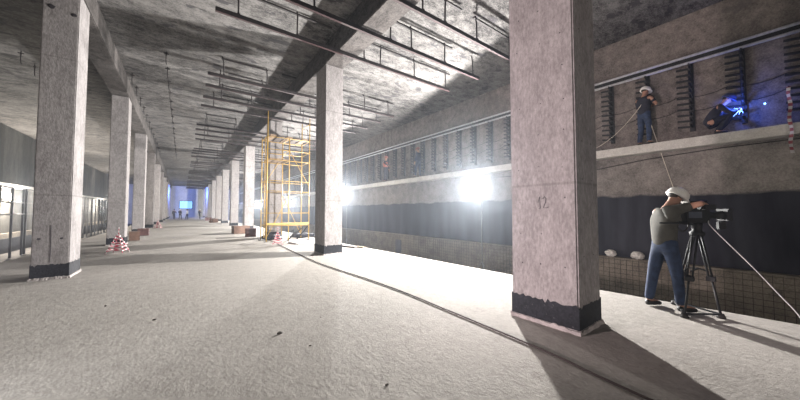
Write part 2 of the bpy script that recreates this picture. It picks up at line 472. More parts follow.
# ------------------------------------------------------------------ wall services on the track wall
for z, r_, lab in ((5.59, .04, 'lower pale pipe running along the track wall above the cable brackets'), (5.77, .04, 'upper pale pipe running along the track wall above the cable brackets')):
    tag(MB().tube([(11.28, -13.9, z), (11.28, 82.4, z)], r_, 8).build('wall_pipe', GREYPIPE), lab, 'pipe')
tag(MB().box(11.30, 11.40, -13.9, 82.4, 5.63, 5.74).build('cable_tray', BLACK), 'black cable tray running between the two pale pipes on the track wall', 'cable tray')
t = thing('cable_bracket', 'x', 'cable bracket')
MB().box(11.385, 11.45, -.05, .05, 3.68, 5.62).build('upright', BLACK, t)
arm = None
for k in range(11):
    b = MB(); z = 3.80+k*.165
    b.bar((11.40, 0, z), (11.16, .0, z+.05), .05, .045); b.bar((11.17, 0, z+.045), (11.15, 0, z+.085), .028)
    b.bar((11.41, 0, z), (11.40, .30, z+.04), .045, .05)
    b.build('bracket_arm', BLACK, t)
N = 44
for k in range(N):
    y = .69+.945*(k-1)
    if k == 1: lab = 'black comb-shaped cable bracket on the track wall right behind the welder'
    elif k < 1: lab = 'black comb-shaped cable bracket on the track wall, on the dark side of the welder'
    elif k == 3: lab = 'black comb-shaped cable bracket right beside the white-helmeted worker on the ledge'
    else: lab = f'black comb-shaped cable bracket on the track wall, {ordw(k-1)} past the welder'
    if k == 0: t.location = (0, y, 0); t['label'] = lab
    else: dup(t, (0, y, 0), lab)
# thin loose wires on the wall
for i, (z, dz, lab) in enumerate(((4.72, .10, 'topmost thin black wire drooping along the wall between the brackets'), (4.35, .12, 'middle thin black wire drooping along the wall between the brackets'))):
    pts = []
    for k in range(-3, 26):
        for q in range(4):
            f_ = q/4; pts.append((11.42, (k+f_)*.945*1.0, z - dz*4*f_*(1-f_)))
    tag(MB().tube(pts, .009, 5).build('wall_wire', RUBBER), lab, 'wire')
pts = [(11.17, 8, 2.95), (11.17, 5, 2.86), (11.17, 3.9, 2.84), (11.17, 2.6, 3.0), (11.17, 1.2, 3.08), (11.17, 0, 3.09), (11.17, -2, 3.12)]
tag(MB().tube(pts, .014, 6).build('loose_cable', RUBBER), 'black cable hanging loose on the wall just under the walkway ledge', 'cable')
# junction niche, bags and stub pipes on the lower wall
tag(MB().box(10.86, 10.93, 14.55, 15.1, -1.15, -.34).build('junction_box', JUNC, bevel=.01), 'dark upright box fixed to the curb of the track pit', 'box')
for x, y, s, lab in ((11.04, 3.55, .14, 'small pale crumpled bag on the curb beside the massive pillar'), (11.02, 2.86, .15, 'pale crumpled bag on the curb behind the cameraman')):
    tag(MB().blob((x, y, s*.72), s, .14, 3, (.9, 1.1, .78), int(y*10)).build('cement_bag', BAG), lab, 'bag')
# rebar mesh panels standing against the pit curb
b = MB()
for k in range(21):
    b.bar((10.86, k*.15, PZ+.02), (10.86, k*.15, -.02), .010)
for k in range(9):
    b.bar((10.85, 0, PZ+.08+k*.14), (10.85, 3.0, PZ+.08+k*.14), .010)
mesh0 = b.build('rebar_mesh', REBAR)
for k in range(9):
    y = -3.6+3.05*k
    lab = {0: 'steel mesh panel on the pit curb, out by the frame edge past the tripod', 1: 'steel mesh panel on the pit curb behind the slack white cable', 2: 'steel mesh panel on the pit curb behind the cameraman and tripod'}.get(k, f'steel mesh panel on the pit curb, {ordw(k-2)} past the cameraman along the track')
    if k == 0: o = mesh0
    else: o = mesh0.copy(); COL.objects.link(o)
    o.location = (0, y, 0); tag(o, lab, 'rebar mesh')

# ------------------------------------------------------------------ scaffold
sc = thing('scaffold_tower', 'yellow tubular scaffold tower with plank decks in front of a pillar', 'scaffold', (3.18, 14.75, 0))
SX, SY = 2.0, 1.2
posts = [(0, 0, 6.2), (0, SY, 5.2), (1.0, 0, 5.0), (1.0, SY, 5.0), (SX, 0, 6.2), (SX, SY, 6.2)]
for x, y, h in posts:
    MB().tube([(x, y, 0), (x, y, h)], .024, 7).build('post', YELLOW, sc)
    MB().box(x-.09, x+.09, y-.09, y+.09, 0, .02).build('base_plate', BLACK, sc)
for z in (.75, 1.35, 2.4, 2.9, 3.9, 4.4, 5.0):
    for y in (0, SY):
        if z == 1.35 and y: continue
        MB().tube([(0, y, z), (SX, y, z)], .017, 7).build('ledger', YELLOW, sc)
    for x in (0, 1.0, SX):
        MB().tube([(x, 0, z), (x, SY, z)], .017, 7).build('transom', YELLOW, sc)
MB().tube([(SX, 0, 5.9), (SX, SY, 5.9)], .017, 7).build('transom', YELLOW, sc)
for a, c in (((0, 0, .2), (1.0, 0, 2.2)), ((SX, SY, .2), (1.0, SY, 2.3)), ((0, SY, 2.6), (1.0, SY, 4.3)), ((SX, 0, 2.7), (1.0, 0, 4.4))):
    MB().tube([a, c], .014, 6).build('brace', YELLOW, sc)
for k in range(12):
    MB().tube([(0, .12, .4+k*.4), (0, .5, .4+k*.4)], .016, 6).build('ladder_rung', YELLOW, sc)
for y in (.12, .5):
    MB().tube([(0, y, .15), (0, y, 5.0)], .02, 6).build('ladder_rail', YELLOW, sc)
for k in range(5):
    MB().box(.1+k*.38, .36+k*.38, -.12, SY+.12, 5.03, 5.075).build('deck_plank', DKWOOD if k % 2 else WOOD, sc)
for k in range(3):
    MB().box(.1+k*.3, .36+k*.3, -.05, SY+.05, 3.93, 3.975).build('deck_plank', WOOD, sc)
MB().box(0, SX, -.035, -.015, .80, .88).build('toe_board', YELLOW, sc)
# things lying round the scaffold
def crate(x, y, w, d, h, rz, m, lab, nb=3):
    t = thing('wooden_crate', lab, 'crate', (x, y, 0), rz)
    MB().box(-w/2+.02, w/2-.02, -d/2+.02, d/2-.02, .02, h-.02).build('body', m, t)
    for k in range(nb):
        z = h*(k+.1)/nb
        MB().box(-w/2, w/2, -d/2, d/2, z, z+h/nb*.8).build('slat_band', m, t, bevel=.006)
    MB().box(-w/2-.01, w/2+.01, -d/2-.01, d/2+.01, h-.03, h).build('lid', m, t)
crate(3.05, 21.3, .9, .7, .5, .1, CRATE, 'low brown wooden crate on the floor just past the scaffold')
crate(3.15, 18.4, .55, .5, .48, -.2, CRATERED, 'brick-red crate on the floor close by the scaffold post')
crate(-1.85, 19.4, .4, .5, .45, .1, CRATE, 'brown crate on the floor just past the taped marker')
crate(-1.8, 23.0, .5, .5, .42, 0, CRATERED, 'reddish crate standing at the foot of the second dim-side pillar')
crate(3.2, 43.5, .8, .8, .5, .2, CRATE, 'brown crate far down the hall by the lit-side pillars')
crate(3.2, 52.0, .8, .8, .5, -.1, CRATERED, 'brick-red crate far down the hall, the last before the blue end')
tag(MB().blob((3.75, 15.9, .13), .42, .22, 3, (1.2, .8, .34), 4).build('tarp_heap', TARP), 'heap of dark tarpaulin lying under the scaffold', 'tarp')
tag(MB().blob((5.35, 16.2, .12), .5, .18, 3, (1.3, .6, .26), 9).build('tarp_heap', TARP), 'dark tarpaulin heap beside the far scaffold posts', 'tarp')
def plank(x, y, z, l, w, rz, m, lab, h=.05, name='timber_plank'):
    o = MB().box(-l/2, l/2, -w/2, w/2, 0, h).build(name, m, bevel=.006); o.location = (x, y, z); o.rotation_euler = (0, 0, rz); tag(o, lab, 'plank')
plank(5.25, 11.15, 0, 1.7, .16, -1.25, DKWOOD, 'dark timber plank lying at the platform edge, the one next to the pillar')
plank(5.52, 10.9, 0, 1.7, .16, -1.3, WOOD, 'dark timber plank lying at the platform edge, the one nearer the pit')
plank(4.75, 13.4, 0, 1.6, .9, .2, PALE, 'pale board lying on the floor beside the scaffold', .06, 'pale_board')
plank(4.6, 12.7, 0, 1.3, .3, -.5, PALE, 'narrow pale board lying in front of the wider pale one', .05, 'pale_board')
for i, (a, c, lab) in enumerate((((4.7, 15.1, .03), (5.25, 14.9, .75), 'dark pole leaning inside the scaffold, the steeper one'), ((4.2, 14.9, .03), (4.95, 14.95, .62), 'dark pole leaning inside the scaffold, the flatter one'))):
    tag(MB().tube([a, c], .03, 7).build('leaning_pole', BLACK), lab, 'pole')

# ------------------------------------------------------------------ taped markers
def marker(x, y, s, lab):
    t = thing('warning_marker', lab, 'warning marker', (x, y, 0)); t.scale = (s, s, s)
    for k in range(4):
        a = k*math.pi/2+.5
        MB().tube([(.40*math.cos(a), .40*math.sin(a), 0), (.02*math.cos(a), .02*math.sin(a), .78)], .016, 6).build('leg', CONETAPE, t)
    MB().tube([(0, 0, .7), (.01, 0, 1.08)], .013, 6).build('staff', CONETAPE, t)
    for k, (z, r_) in enumerate(((.12, .36), (.26, .30), (.40, .225), (.55, .15), (.68, .08))):
        b = MB(); ring = []
        for i in range(4):
            a = i*math.pi/2+.5; a2 = a+math.pi/2
            p, q = V((r_*math.cos(a), r_*math.sin(a), z)), V((r_*math.cos(a2), r_*math.sin(a2), z+.04))
            b.bar(p, q, .006, .055)
        b.build('wound_tape', CONETAPE, t)
marker(-1.75, 14.0, .82, 'small pyramid marker wound with red and white tape at the dim-side pillar')
marker(3.30, 13.2, .72, 'small pyramid marker wound with red and white tape in front of the scaffold')
marker(-1.55, 31.0, .8, 'taped pyramid marker at the third dim-side pillar, deeper in the hall')

# ------------------------------------------------------------------ floor hose, rope, cables, chunks
pts = [(3.75, 18.4, .014), (3.5, 15.5, .014), (3.36, 13.2, .014), (3.2, 10.6, .014), (3.07, 7.8, .014), (3.17, 5.6, .014), (3.19, 4.26, .014), (3.13, 3.2, .014), (3.10, 2.62, .014), (3.02, 1.52, .014), (2.9, .76, .014), (2.7, -1.5, .014), (2.2, -4, .02)]
def smooth(pts, n=6):
    P = [V(p) for p in pts]; out = []
    for i in range(len(P)-1):
        p0, p1, p2, p3 = P[max(i-1, 0)], P[i], P[i+1], P[min(i+2, len(P)-1)]
        for k in range(n):
            t = k/n
            out.append(.5*((2*p1)+(p2-p0)*t+(2*p0-5*p1+4*p2-p3)*t*t+(3*p1-p0-3*p2+p3)*t**3))
    return out+[P[-1]]
tag(MB().tube(smooth(pts), .011, 8).build('floor_hose', plain('brown_black_hose', (.05, .035, .032), .7)), 'thin dark hose lying along the whole floor from scaffold to camera', 'hose')
g = random.Random(11)
chunk_spots = [(.96, 3.67, .045, 'dark concrete chunk alone on the open floor, the largest one'), (1.14, 3.15, .02, 'tiny concrete chunk on the floor near the largest chunk'), (-.26, 5.12, .03, 'small dark chunk on the floor facing the pinkish pillar'),
               (1.55, 3.9, .016, 'tiny concrete chunk on the floor between the largest chunk and the hose'), (4.67, 6.24, .03, 'small dark chunk on the bright floor between the two near lit-side pillars'), (1.4, 2.07, .025, 'small concrete chunk on the floor closest to the camera'), (-.9, 6.3, .025, 'small concrete chunk on the floor nearest the pinkish pillar')]
for i, (x, y, s, lab) in enumerate(chunk_spots):
    s *= .55
    tag(MB().blob((x, y, s*.55), s, .28, 1, (1.3, .9, .6), 20+i).build('concrete_chunk', STONE), lab, 'rubble')

# ------------------------------------------------------------------ floodlights (the lamps of the site, plus added fill)
def floodlight(loc, aim, lab, lens=LENSM, mast=True, size=.17, base=PZ, power=11000, colr=(1, .98, .95), spot=174, blend=.12, rad=.12):
    t = thing('floodlight', lab, 'floodlight', loc)
    d = V(aim).normalized(); q = d.to_track_quat('Z', 'Y').to_matrix().to_4x4()
    MB().lathe([(size*.35, -.16), (size*.8, -.10), (size*1.08, -.01), (size*1.08, .005)], n=20, M=q).build('housing', HOUSING, t)
    MB().lathe([(size, .006), (size*.9, .07), (size*.65, .12), (size*.3, .145), (.01, .15)], n=20, M=q).build('lens', lens, t)
    if mast:
        dz = loc[2]-base
        MB().tube([(0, 0, -dz+.4), (0, 0, -.17)], .018, 7).build('mast', HOUSING, t)
        for k in range(3):
            a = k*2.094
            MB().tube([(0, 0, -dz+min(.75, dz-.3)), (.5*math.cos(a), .5*math.sin(a), -dz)], .014, 6).build('leg', HOUSING, t)
        b = MB(); b.tube([(0, 0, -.2), (-d.x*.05, -d.y*.05, -.02)], .016, 6).build('yoke', HOUSING, t)
    L = bpy.data.lights.new('floodlight_beam', 'SPOT'); L.energy = power; L.color = colr; L.spot_size = R(spot); L.spot_blend = blend; L.shadow_soft_size = rad
    o = bpy.data.objects.new('floodlight_beam', L); COL.objects.link(o); o.parent = t
    o.location = d*.20; o.rotation_euler = d.to_track_quat('-Z', 'Y').to_euler()
    return t
def add_fill_beam(t, aim, power, colr, spot, blend):
    L = bpy.data.lights.new('floodlight_beam', 'SPOT'); L.energy = power; L.color = colr; L.spot_size = R(spot); L.spot_blend = blend; L.shadow_soft_size = .08
    o = bpy.data.objects.new('floodlight_beam', L); COL.objects.link(o); o.parent = t
    d = V(aim).normalized(); o.location = d*.06; o.rotation_euler = d.to_track_quat('-Z', 'Y').to_euler()
P0 = 12000
lampx = 9.4
for i, (y, z) in enumerate(((7.3, 2.36), (19.0, 2.62), (31.5, 2.35), (47., 2.35), (70., 2.4))):
    lab = 'blazing white floodlight on a stand in the track pit beside the massive pillar' if i == 0 else f'white floodlight on a stand in the track pit, {ordw(i)} beyond the blazing near one'
    t = floodlight((lampx, y, z), (-1, .30 if i == 0 else -.1, -.05), lab, spot=180, blend=.12, size=.24 if i == 0 else .18, power=P0*(1., .9, .8, .8, .6)[i])
    if i < 3: add_fill_beam(t, (.62, .8, .28), 4200, (1., .93, .86), 125, .7)     # fill beam added to brighten the wall behind, no second head there
# unseen fill lamps added beside and behind the camera
PINK = (1., .82, .84)
t = floodlight((-1.8, 3.58, .95), (5.5, -1.3, 2.0), 'added rosy fill floodlight on a stand just outside the view, facing the massive pillar', power=1900, colr=PINK, spot=74, blend=.5, base=0)
add_fill_beam(t, (-.35, 6.1, .75), 90, PINK, 80, .6)
floodlight((-3.2, -10.2, 1.1), (.5, 1, 0.22), 'added fill floodlight on a stand far behind the camera', base=0, power=1500, colr=(1., .90, .82), spot=110, blend=.6)
# warm lamps in the dim side track
def globe(loc, lab, power, base):
    t = thing('work_lamp', lab, 'lamp', loc)
    MB().blob((0, 0, 0), .085, 0, 3).build('globe', WARML, t)
    MB().tube([(0, 0, .07), (0, 0, base-loc[2])], .015, 6).build('stem', HOUSING, t)
    MB().lathe([(.03, -.05), (.08, -.02), (.08, 0)], c=(0, 0, base-loc[2]), n=14).build('ceiling_cup', HOUSING, t)
    L = bpy.data.lights.new('lamp_bulb', 'POINT'); L.energy = power; L.color = (1., .92, .80); L.shadow_soft_size = .12
    o = bpy.data.objects.new('lamp_bulb', L); COL.objects.link(o); o.parent = t; o.location = (.3, 0, 0)
globe((-9.0, 30.5, 2.2), 'warm work lamp hanging under the dim side ledge, seen before the pinkish pillar', 2600, 2.98)
globe((-9.0, 39.0, 2.2), 'warm work lamp hanging under the dim side ledge, seen behind the pinkish pillar edge', 2600, 2.98)
globe((-9.0, 56.0, 2.2), 'warm work lamp hanging under the dim side ledge, seen past the taped marker', 2600, 2.98)
# steel frames standing in the dim track
b0 = None
for k in range(9):
    t = thing('shoring_frame', f'steel shoring frame in the dim track pit, {ordw(k+1)} along from the picture edge', 'shoring frame', (-7.9, 25.5+3.4*k, PZ))
    if b0 is None:
        for y in (0, 1.5, 3.0):
            MB().bar((0, y, 0), (0, y, 4.1), .09).build('post', BLACK, t)
        for z in (2.5, 3.2, 4.05):
            MB().bar((0, -.1, z), (0, 3.1, z), .08).build('crossbar', BLACK, t)
        b0 = t
    else:
        lab = t['label']; loc = tuple(t.location); bpy.data.objects.remove(t); dup(b0, loc, lab)

# ------------------------------------------------------------------ blue far end
t = thing('backlit_panel', 'bright pale-blue backlit panel on the far end wall', 'panel', (.7, 82.42, 2.85))
MB().box(-1.15, 1.15, -.02, .03, -.82, .82).build('glowing_face', PANELM, t)
b = MB(); b.box(-1.25, 1.25, -.03, .06, .82, .92); b.box(-1.25, 1.25, -.03, .06, -.92, -.82); b.box(-1.25, -1.15, -.03, .06, -.82, .82); b.box(1.15, 1.25, -.03, .06, -.82, .82)
b.build('frame', BLACK, t)
floodlight((-3.2, 69.5, 5.0), (.25, 1, -.15), 'blue floodlight on the dim side of the far end', power=4200, colr=(.08, .20, 1.), lens=ARC, base=PZ, spot=150, blend=.3, size=.12)
floodlight((5.4, 69.5, 5.0), (-.25, 1, -.15), 'blue floodlight on the lit side of the far end', power=4200, colr=(.08, .20, 1.), lens=ARC, base=PZ, spot=150, blend=.3, size=.12)

# ------------------------------------------------------------------ people
def skinmesh(name, verts, edges, radii, m, parent, sub=2):
    me = bpy.data.meshes.new(name); me.from_pydata([tuple(v) for v in verts], edges, []); me.update()
    o = bpy.data.objects.new(name, me); COL.objects.link(o)
    md = o.modifiers.new('s', 'SKIN'); md.use_smooth_shade = True; md.branch_smoothing = .3
    for i, d in enumerate(me.skin_vertices[0].data):
        r_ = radii[i]; d.radius = r_ if isinstance(r_, tuple) else (r_, r_); d.use_root = (i == 0)
    if sub:
        s2 = o.modifiers.new('u', 'SUBSURF'); s2.levels = sub; s2.render_levels = sub
    dg = bpy.context.evaluated_depsgraph_get(); dg.update()
    ev = o.evaluated_get(dg); nm = bpy.data.meshes.new_from_object(ev)
    o.modifiers.clear(); o.data = nm; bpy.data.meshes.remove(me)
    nm.materials.clear(); nm.materials.append(m)
    for p in nm.polygons: p.use_smooth = True
    if parent: o.parent = parent
    return o

def person(label, loc, rz, J, shirt, trouser, helmet=None, sleeve='short', scale=1., detail=True, shoes=SHOE, curl=.6, vest=None, look=None):
    """J: joints in local metres, x forward, y to the figure's own left, z up"""
    t = thing('person', label, 'person', loc, rz); t.scale = (scale,)*3
    j = {k: V(v) for k, v in J.items()}
    for s in 'lr':
        pass
    vs, es, rs = [], [], []
    def add(p, r_, par=None):
        vs.append(V(p)); rs.append(r_); i = len(vs)-1
        if par is not None: es.append((par, i))
        return i
    mid = lambda a, b, f=.5: a.lerp(b, f)
    pel = add(j['pelvis'], (.115, .15)); sp = add(mid(j['pelvis'], j['chest']), (.10, .135), pel); ch = add(j['chest'], (.115, .16), sp)
    nk0 = add(mid(j['chest'], j['neck'], .75), (.075, .085), ch); nk = add(j['neck'], .055, nk0)
    hd = j['head']; up = (hd-j['neck']).normalized()
    f_ = V(look).normalized() if look else V((1, 0, 0)); f_ = (f_ - up*f_.dot(up)).normalized(); sd = up.cross(f_)
    jaw = add(hd-up*.055+f_*.015, (.068, .075), nk); hm = add(hd+up*.02, (.082, .092), jaw); ht = add(hd+up*.085-f_*.01, (.06, .066), hm)
    for s, sg in (('l', 1), ('r', -1)):
        sh, el, wr = j['sh_'+s], j['el_'+s], j['wr_'+s]
        a = add(sh, .062, ch); b_ = add(mid(sh, el, .5), .049, a); c = add(el, .041, b_); d = add(mid(el, wr, .35), .042, c); e = add(wr, .027, d)
        hp, kn, an = j['hip_'+s], j['kn_'+s], j['an_'+s]
        a = add(hp, .088, pel); b_ = add(mid(hp, kn, .5), .075, a); c = add(kn, .055, b_); d = add(mid(kn, an, .35), .056, c); e2 = add(an, .036, d)
        add(j['toe_'+s], .034, e2)
        # hand: palm, four unequal bent fingers and a thumb leaving the side of the palm
        hdv = (j['hd_'+s]-wr).normalized() if ('hd_'+s) in j else (wr-el).normalized()
        nrm = V(J.get('pn_'+s, (0, 0, -1))); nrm = (nrm-hdv*nrm.dot(hdv)).normalized(); lat = hdv.cross(nrm)*sg
        pm = add(wr+hdv*.05, (.030, .016), e)
        if detail:
            for q, (ln, off) in enumerate(((.072, .027), (.080, .009), (.074, -.009), (.058, -.026))):
                k0 = add(wr+hdv*.085+lat*off, .0095, pm)
                k1 = add(vs[k0]+hdv*ln*.45+nrm*ln*.18*curl, .0088, k0)
                d2 = (hdv*(1-curl*.6)+nrm*curl).normalized(); k2 = add(vs[k1]+d2*ln*.32, .0082, k1)
                d3 = (hdv*(1-curl)+nrm*curl*1.2).normalized(); add(vs[k2]+d3*ln*.28, .007, k2)
            th = add(wr+hdv*.03+lat*.034+nrm*.008, .011, pm); t2 = add(vs[th]+hdv*.03+lat*.015+nrm*.012, .0098, th); add(vs[t2]+hdv*.028+nrm*.012, .008, t2)
        else:
            add(wr+hdv*.12+nrm*.02, (.025, .014), pm)
    skinmesh('body', vs, es, rs, SKIN, t)
    if detail:
        b = MB(); b.blob(hd+f_*.088-up*.012, .016, 0, 2, (.9, .8, 1.5)); b.build('nose', SKIN, t)
        for sg in (1, -1):
            MB().blob(hd+f_*.078+sd*.032*sg+up*.018, .011, 0, 2).build('eye', HAIR, t)
            MB().blob(hd+sd*.082*sg-f_*.005-up*.005, .026, 0, 2, (.75, .35, 1.1)).build('ear', SKIN, t)
        b = MB(); b.blob(hd+f_*.079-up*.05, .014, 0, 2, (.4, 1.5, .35)); b.build('mouth', plain('lips', (.35, .14, .12), .6), t)
    # hair cap
    b = MB(); b.blob(hd+up*.055-f_*.018, .098, .0, 3, (1., .93, .72)); b.build('hair', HAIR, t)
    # shirt
    vs, es, rs = [], [], []
    pel = add(j['pelvis']-V((0, 0, .10)), (.158, .190)); sp = add(mid(j['pelvis'], j['chest']), (.142, .172), pel); ch = add(j['chest'], (.150, .195), sp)
    nk0 = add(mid(j['chest'], j['neck'], .8), (.085, .10), ch)
    for s in 'lr':
        sh, el, wr = j['sh_'+s], j['el_'+s], j['wr_'+s]
        a = add(sh, .082, ch); b_ = add(mid(sh, el, .45), .066, a)
        if sleeve == 'long':
            c = add(el, .056, b_); add(mid(el, wr, .93), .042, c)
        else:
            add(mid(sh, el, .72), .063, b_)
    skinmesh('shirt', vs, es, rs, shirt, t)
    if vest:
        vs, es, rs = [], [], []
        pel = add(j['pelvis']+V((0, 0, .03)), (.178, .21)); sp = add(mid(j['pelvis'], j['chest']), (.180, .215), pel); ch = add(j['chest'], (.186, .225), sp); add(j['chest']+V((0, 0, .12)), (.16, .21), ch)
        skinmesh('vest', vs, es, rs, vest, t)
    vs, es, rs = [], [], []
    pel = add(j['pelvis']+V((0, 0, .12)), (.13, .165)); p2 = add(j['pelvis']-V((0, 0, .04)), (.13, .165), pel)
    for s in 'lr':
        hp, kn, an = j['hip_'+s], j['kn_'+s], j['an_'+s]
        a = add(hp-V((0, 0, .04)), .104, p2); b_ = add(mid(hp, kn, .5), .092, a); c = add(kn, .074, b_); d = add(mid(kn, an, .5), .068, c); add(an+V((0, 0, .0)), .062, d)
    skinmesh('trousers', vs, es, rs, trouser, t)
    for s in 'lr':
        an, toe = j['an_'+s], j['toe_'+s]; h = V((toe.x-an.x, toe.y-an.y, 0)).normalized()
        vs, es, rs = [], [], []
        z0 = min(an.z, toe.z+.06) - .09
        a = add((an.x-h.x*.05, an.y-h.y*.05, z0+.052), (.045, .045)); b_ = add((an.x+h.x*.06, an.y+h.y*.06, z0+.05), (.045, .045), a); c = add((an.x+h.x*.15, an.y+h.y*.15, z0+.042), (.046, .036), b_); add((an.x+h.x*.20, an.y+h.y*.20, z0+.035), (.035, .026), c)
        skinmesh('shoe', vs, es, rs, shoes, t)
    if helmet:
        Mh = Matrix.Translation(hd) @ Matrix((( f_.x, sd.x, up.x, 0), (f_.y, sd.y, up.y, 0), (f_.z, sd.z, up.z, 0), (0, 0, 0, 1)))
        b = MB(); b.lathe([(.125, .035), (.127, .05), (.122, .09), (.105, .13), (.07, .158), (.025, .168)], n=24, M=Mh @ Matrix.Diagonal((1.1, 1, 1, 1)))
        hh = b.build('hard_hat', helmet, t)
        b = MB(); b.lathe([(.10, .030), (.136, .028), (.136, .036), (.10, .044)], n=24, M=Mh @ Matrix.Translation((.02, 0, 0)) @ Matrix.Diagonal((1.18, 1, 1, 1)))
        b.build('brim', helmet, hh)
        b = MB(); b.tube([Mh @ V((-.13, 0, .09)), Mh @ V((-.07, 0, .155)), Mh @ V((0, 0, .175)), Mh @ V((.07, 0, .155)), Mh @ V((.13, 0, .09))], .012, 6)
        b.build('ridge', helmet, hh)
    return t

def stand(**kw):
    J = dict(pelvis=(0, 0, .96), chest=(.0, 0, 1.28), neck=(.02, 0, 1.52), head=(.05, 0, 1.64),
             sh_l=(0, .19, 1.42), el_l=(-.02, .25, 1.13), wr_l=(.10, .24, .90), sh_r=(0, -.19, 1.42), el_r=(-.02, -.25, 1.13), wr_r=(.10, -.24, .90),
             hip_l=(0, .095, .92), kn_l=(.03, .12, .49), an_l=(-.02, .14, .09), toe_l=(.16, .17, .035),
             hip_r=(0, -.095, .92), kn_r=(.03, -.12, .49), an_r=(-.02, -.14, .09), toe_r=(.16, -.17, .035))
    J.update(kw); return J

# cameraman
CM = person('person in white hard hat, grey t-shirt and jeans working the tripod camera', (5.78, 1.16, 0), R(-42),
       stand(pelvis=(-.02, 0, .97), chest=(-.02, 0, 1.29), neck=(.06, 0, 1.53), head=(.14, -.01, 1.635),
             sh_r=(-.02, -.20, 1.46), el_r=(.21, -.34, 1.55), wr_r=(.38, -.16, 1.56), hd_r=(.47, -.08, 1.56), pn_r=(0, 0, -1),
             sh_l=(.02, .19, 1.45), el_l=(.22, .28, 1.28), wr_l=(.40, .10, 1.36), hd_l=(.48, .04, 1.38), pn_l=(0, -1, 0),
             hip_l=(-.03, .09, .93), kn_l=(-.08, .15, .50), an_l=(-.14, .17, .09), toe_l=(.04, .20, .035),
             hip_r=(.0, -.095, .93), kn_r=(.06, -.11, .50), an_r=(.09, -.12, .09), toe_r=(.28, -.13, .035)),
       TEEGREY, JEANS, HELMET, look=(1, -.1, -.25))
# worker on the ledge
W1 = person('person in white hard hat and dark t-shirt standing roped on the ledge', (11.08, 2.62, 3.41), R(-25),
       stand(el_r=(.12, -.27, 1.18), wr_r=(.26, -.10, 1.24), el_l=(.14, .26, 1.17), wr_l=(.27, .08, 1.22), head=(.07, 0, 1.63), neck=(.03, 0, 1.52)), TEENAVY, JEANS, HELMET, look=(1, -.3, -.3))
W2 = person('person in dark blue work clothes standing on the ledge further along the track wall', (11.1, 13.1, 3.41), R(100),
       stand(el_r=(.15, -.28, 1.2), wr_r=(.1, -.12, 1.0), kn_l=(.12, .12, .5), an_l=(.12, .13, .09), toe_l=(.3, .15, .035)), COVERALL, JEANS, HELMETO, sleeve='long')
W3 = person('person in an orange vest and orange helmet on the ledge, deepest along the track wall', (11.1, 16.6, 3.41), R(-70),
       stand(el_r=(.18, -.26, 1.22), wr_r=(.3, -.05, 1.1)), DARKCLOTH, DARKCLOTH, HELMETO, sleeve='long', vest=VEST)
# crouching welder
W4 = person('person in dark clothes crouching on the ledge, welding with a blue arc', (11.12, 1.22, 3.41), R(-80),
       dict(pelvis=(-.08, 0, .34), chest=(.10, 0, .60), neck=(.20, 0, .80), head=(.27, 0, .89),
            sh_l=(.12, .19, .72), el_l=(.30, .20, .50), wr_l=(.42, .06, .58), sh_r=(.12, -.19, .72), el_r=(.30, -.22, .50), wr_r=(.42, -.05, .56),
            hip_l=(-.06, .10, .32), kn_l=(.34, .15, .44), an_l=(.05, .15, .09), toe_l=(.24, .17, .035),
            hip_r=(-.06, -.10, .32), kn_r=(.32, -.15, .46), an_r=(.06, -.14, .09), toe_r=(.25, -.16, .035)), DARKCLOTH, DARKCLOTH, HELMETB, sleeve='long', look=(1, 0, -.4))
t = thing('welding_torch', 'welding torch held by the crouching worker, its arc burning blue', 'torch', (11.16, .76, 3.99))
MB().tube([(-.02, .0, 0), (.02, -.02, .03), (.06, -.01, .02)], .012, 6).build('handle', BLACK, t)
a = MB().blob((.08, -.02, .02), .032, .35, 2, (1, 1, 1.2), 3).build('arc', ARC, t)
g = random.Random(2); b = MB()
for k in range(9):
    p = V((.08, -.02, .02)); q = p+V((g.uniform(-.1, 0), g.uniform(-.14, .14), g.uniform(-.17, .10)))
    b.tube([p, q], [.005, .002], 4)
b.build('spark', ARC, t)
tag(MB().blob((11.40, .36, 4.08), .018, 0, 2).build('spark_ember', ARC), 'single bright spark in the air beside the welding arc', 'spark')
L = bpy.data.lights.new('arc_light', 'POINT'); L.energy = 30; L.color = (.06, .15, 1.); L.shadow_soft_size = .05
o = bpy.data.objects.new('arc_light', L); COL.objects.link(o); o.location = (10.98, .80, 4.04)

# far away group in front of the blue end
for i, (x, y, sh, hm, a, lab) in enumerate(((-1.1, 63, DARKCLOTH, HELMETB, 60, 'dark-clothed person at the blue far end, nearest the dim-side pillars'),
                                     (-.25, 62, DARKCLOTH, HELMET, -60, 'white-helmeted person in dark clothes at the blue far end, second from the dim-side pillars'),
                                     (.75, 62, WHITE, HELMETB, 150, 'person in white at the blue far end, standing in the middle of the hall'),
                                     (2.5, 63, COVERALL, HELMET, 30, 'person in blue at the blue far end, nearest the lit-side pillars'))):
    person(lab, (x, y, 0), R(a), stand(el_r=(.1, -.3, 1.15), wr_r=(.25, -.2, 1.05), kn_l=(.15, .12, .5), an_l=(.15, .13, .09), toe_l=(.32, .14, .035)), sh, DARKCLOTH, hm, sleeve='long', detail=False)

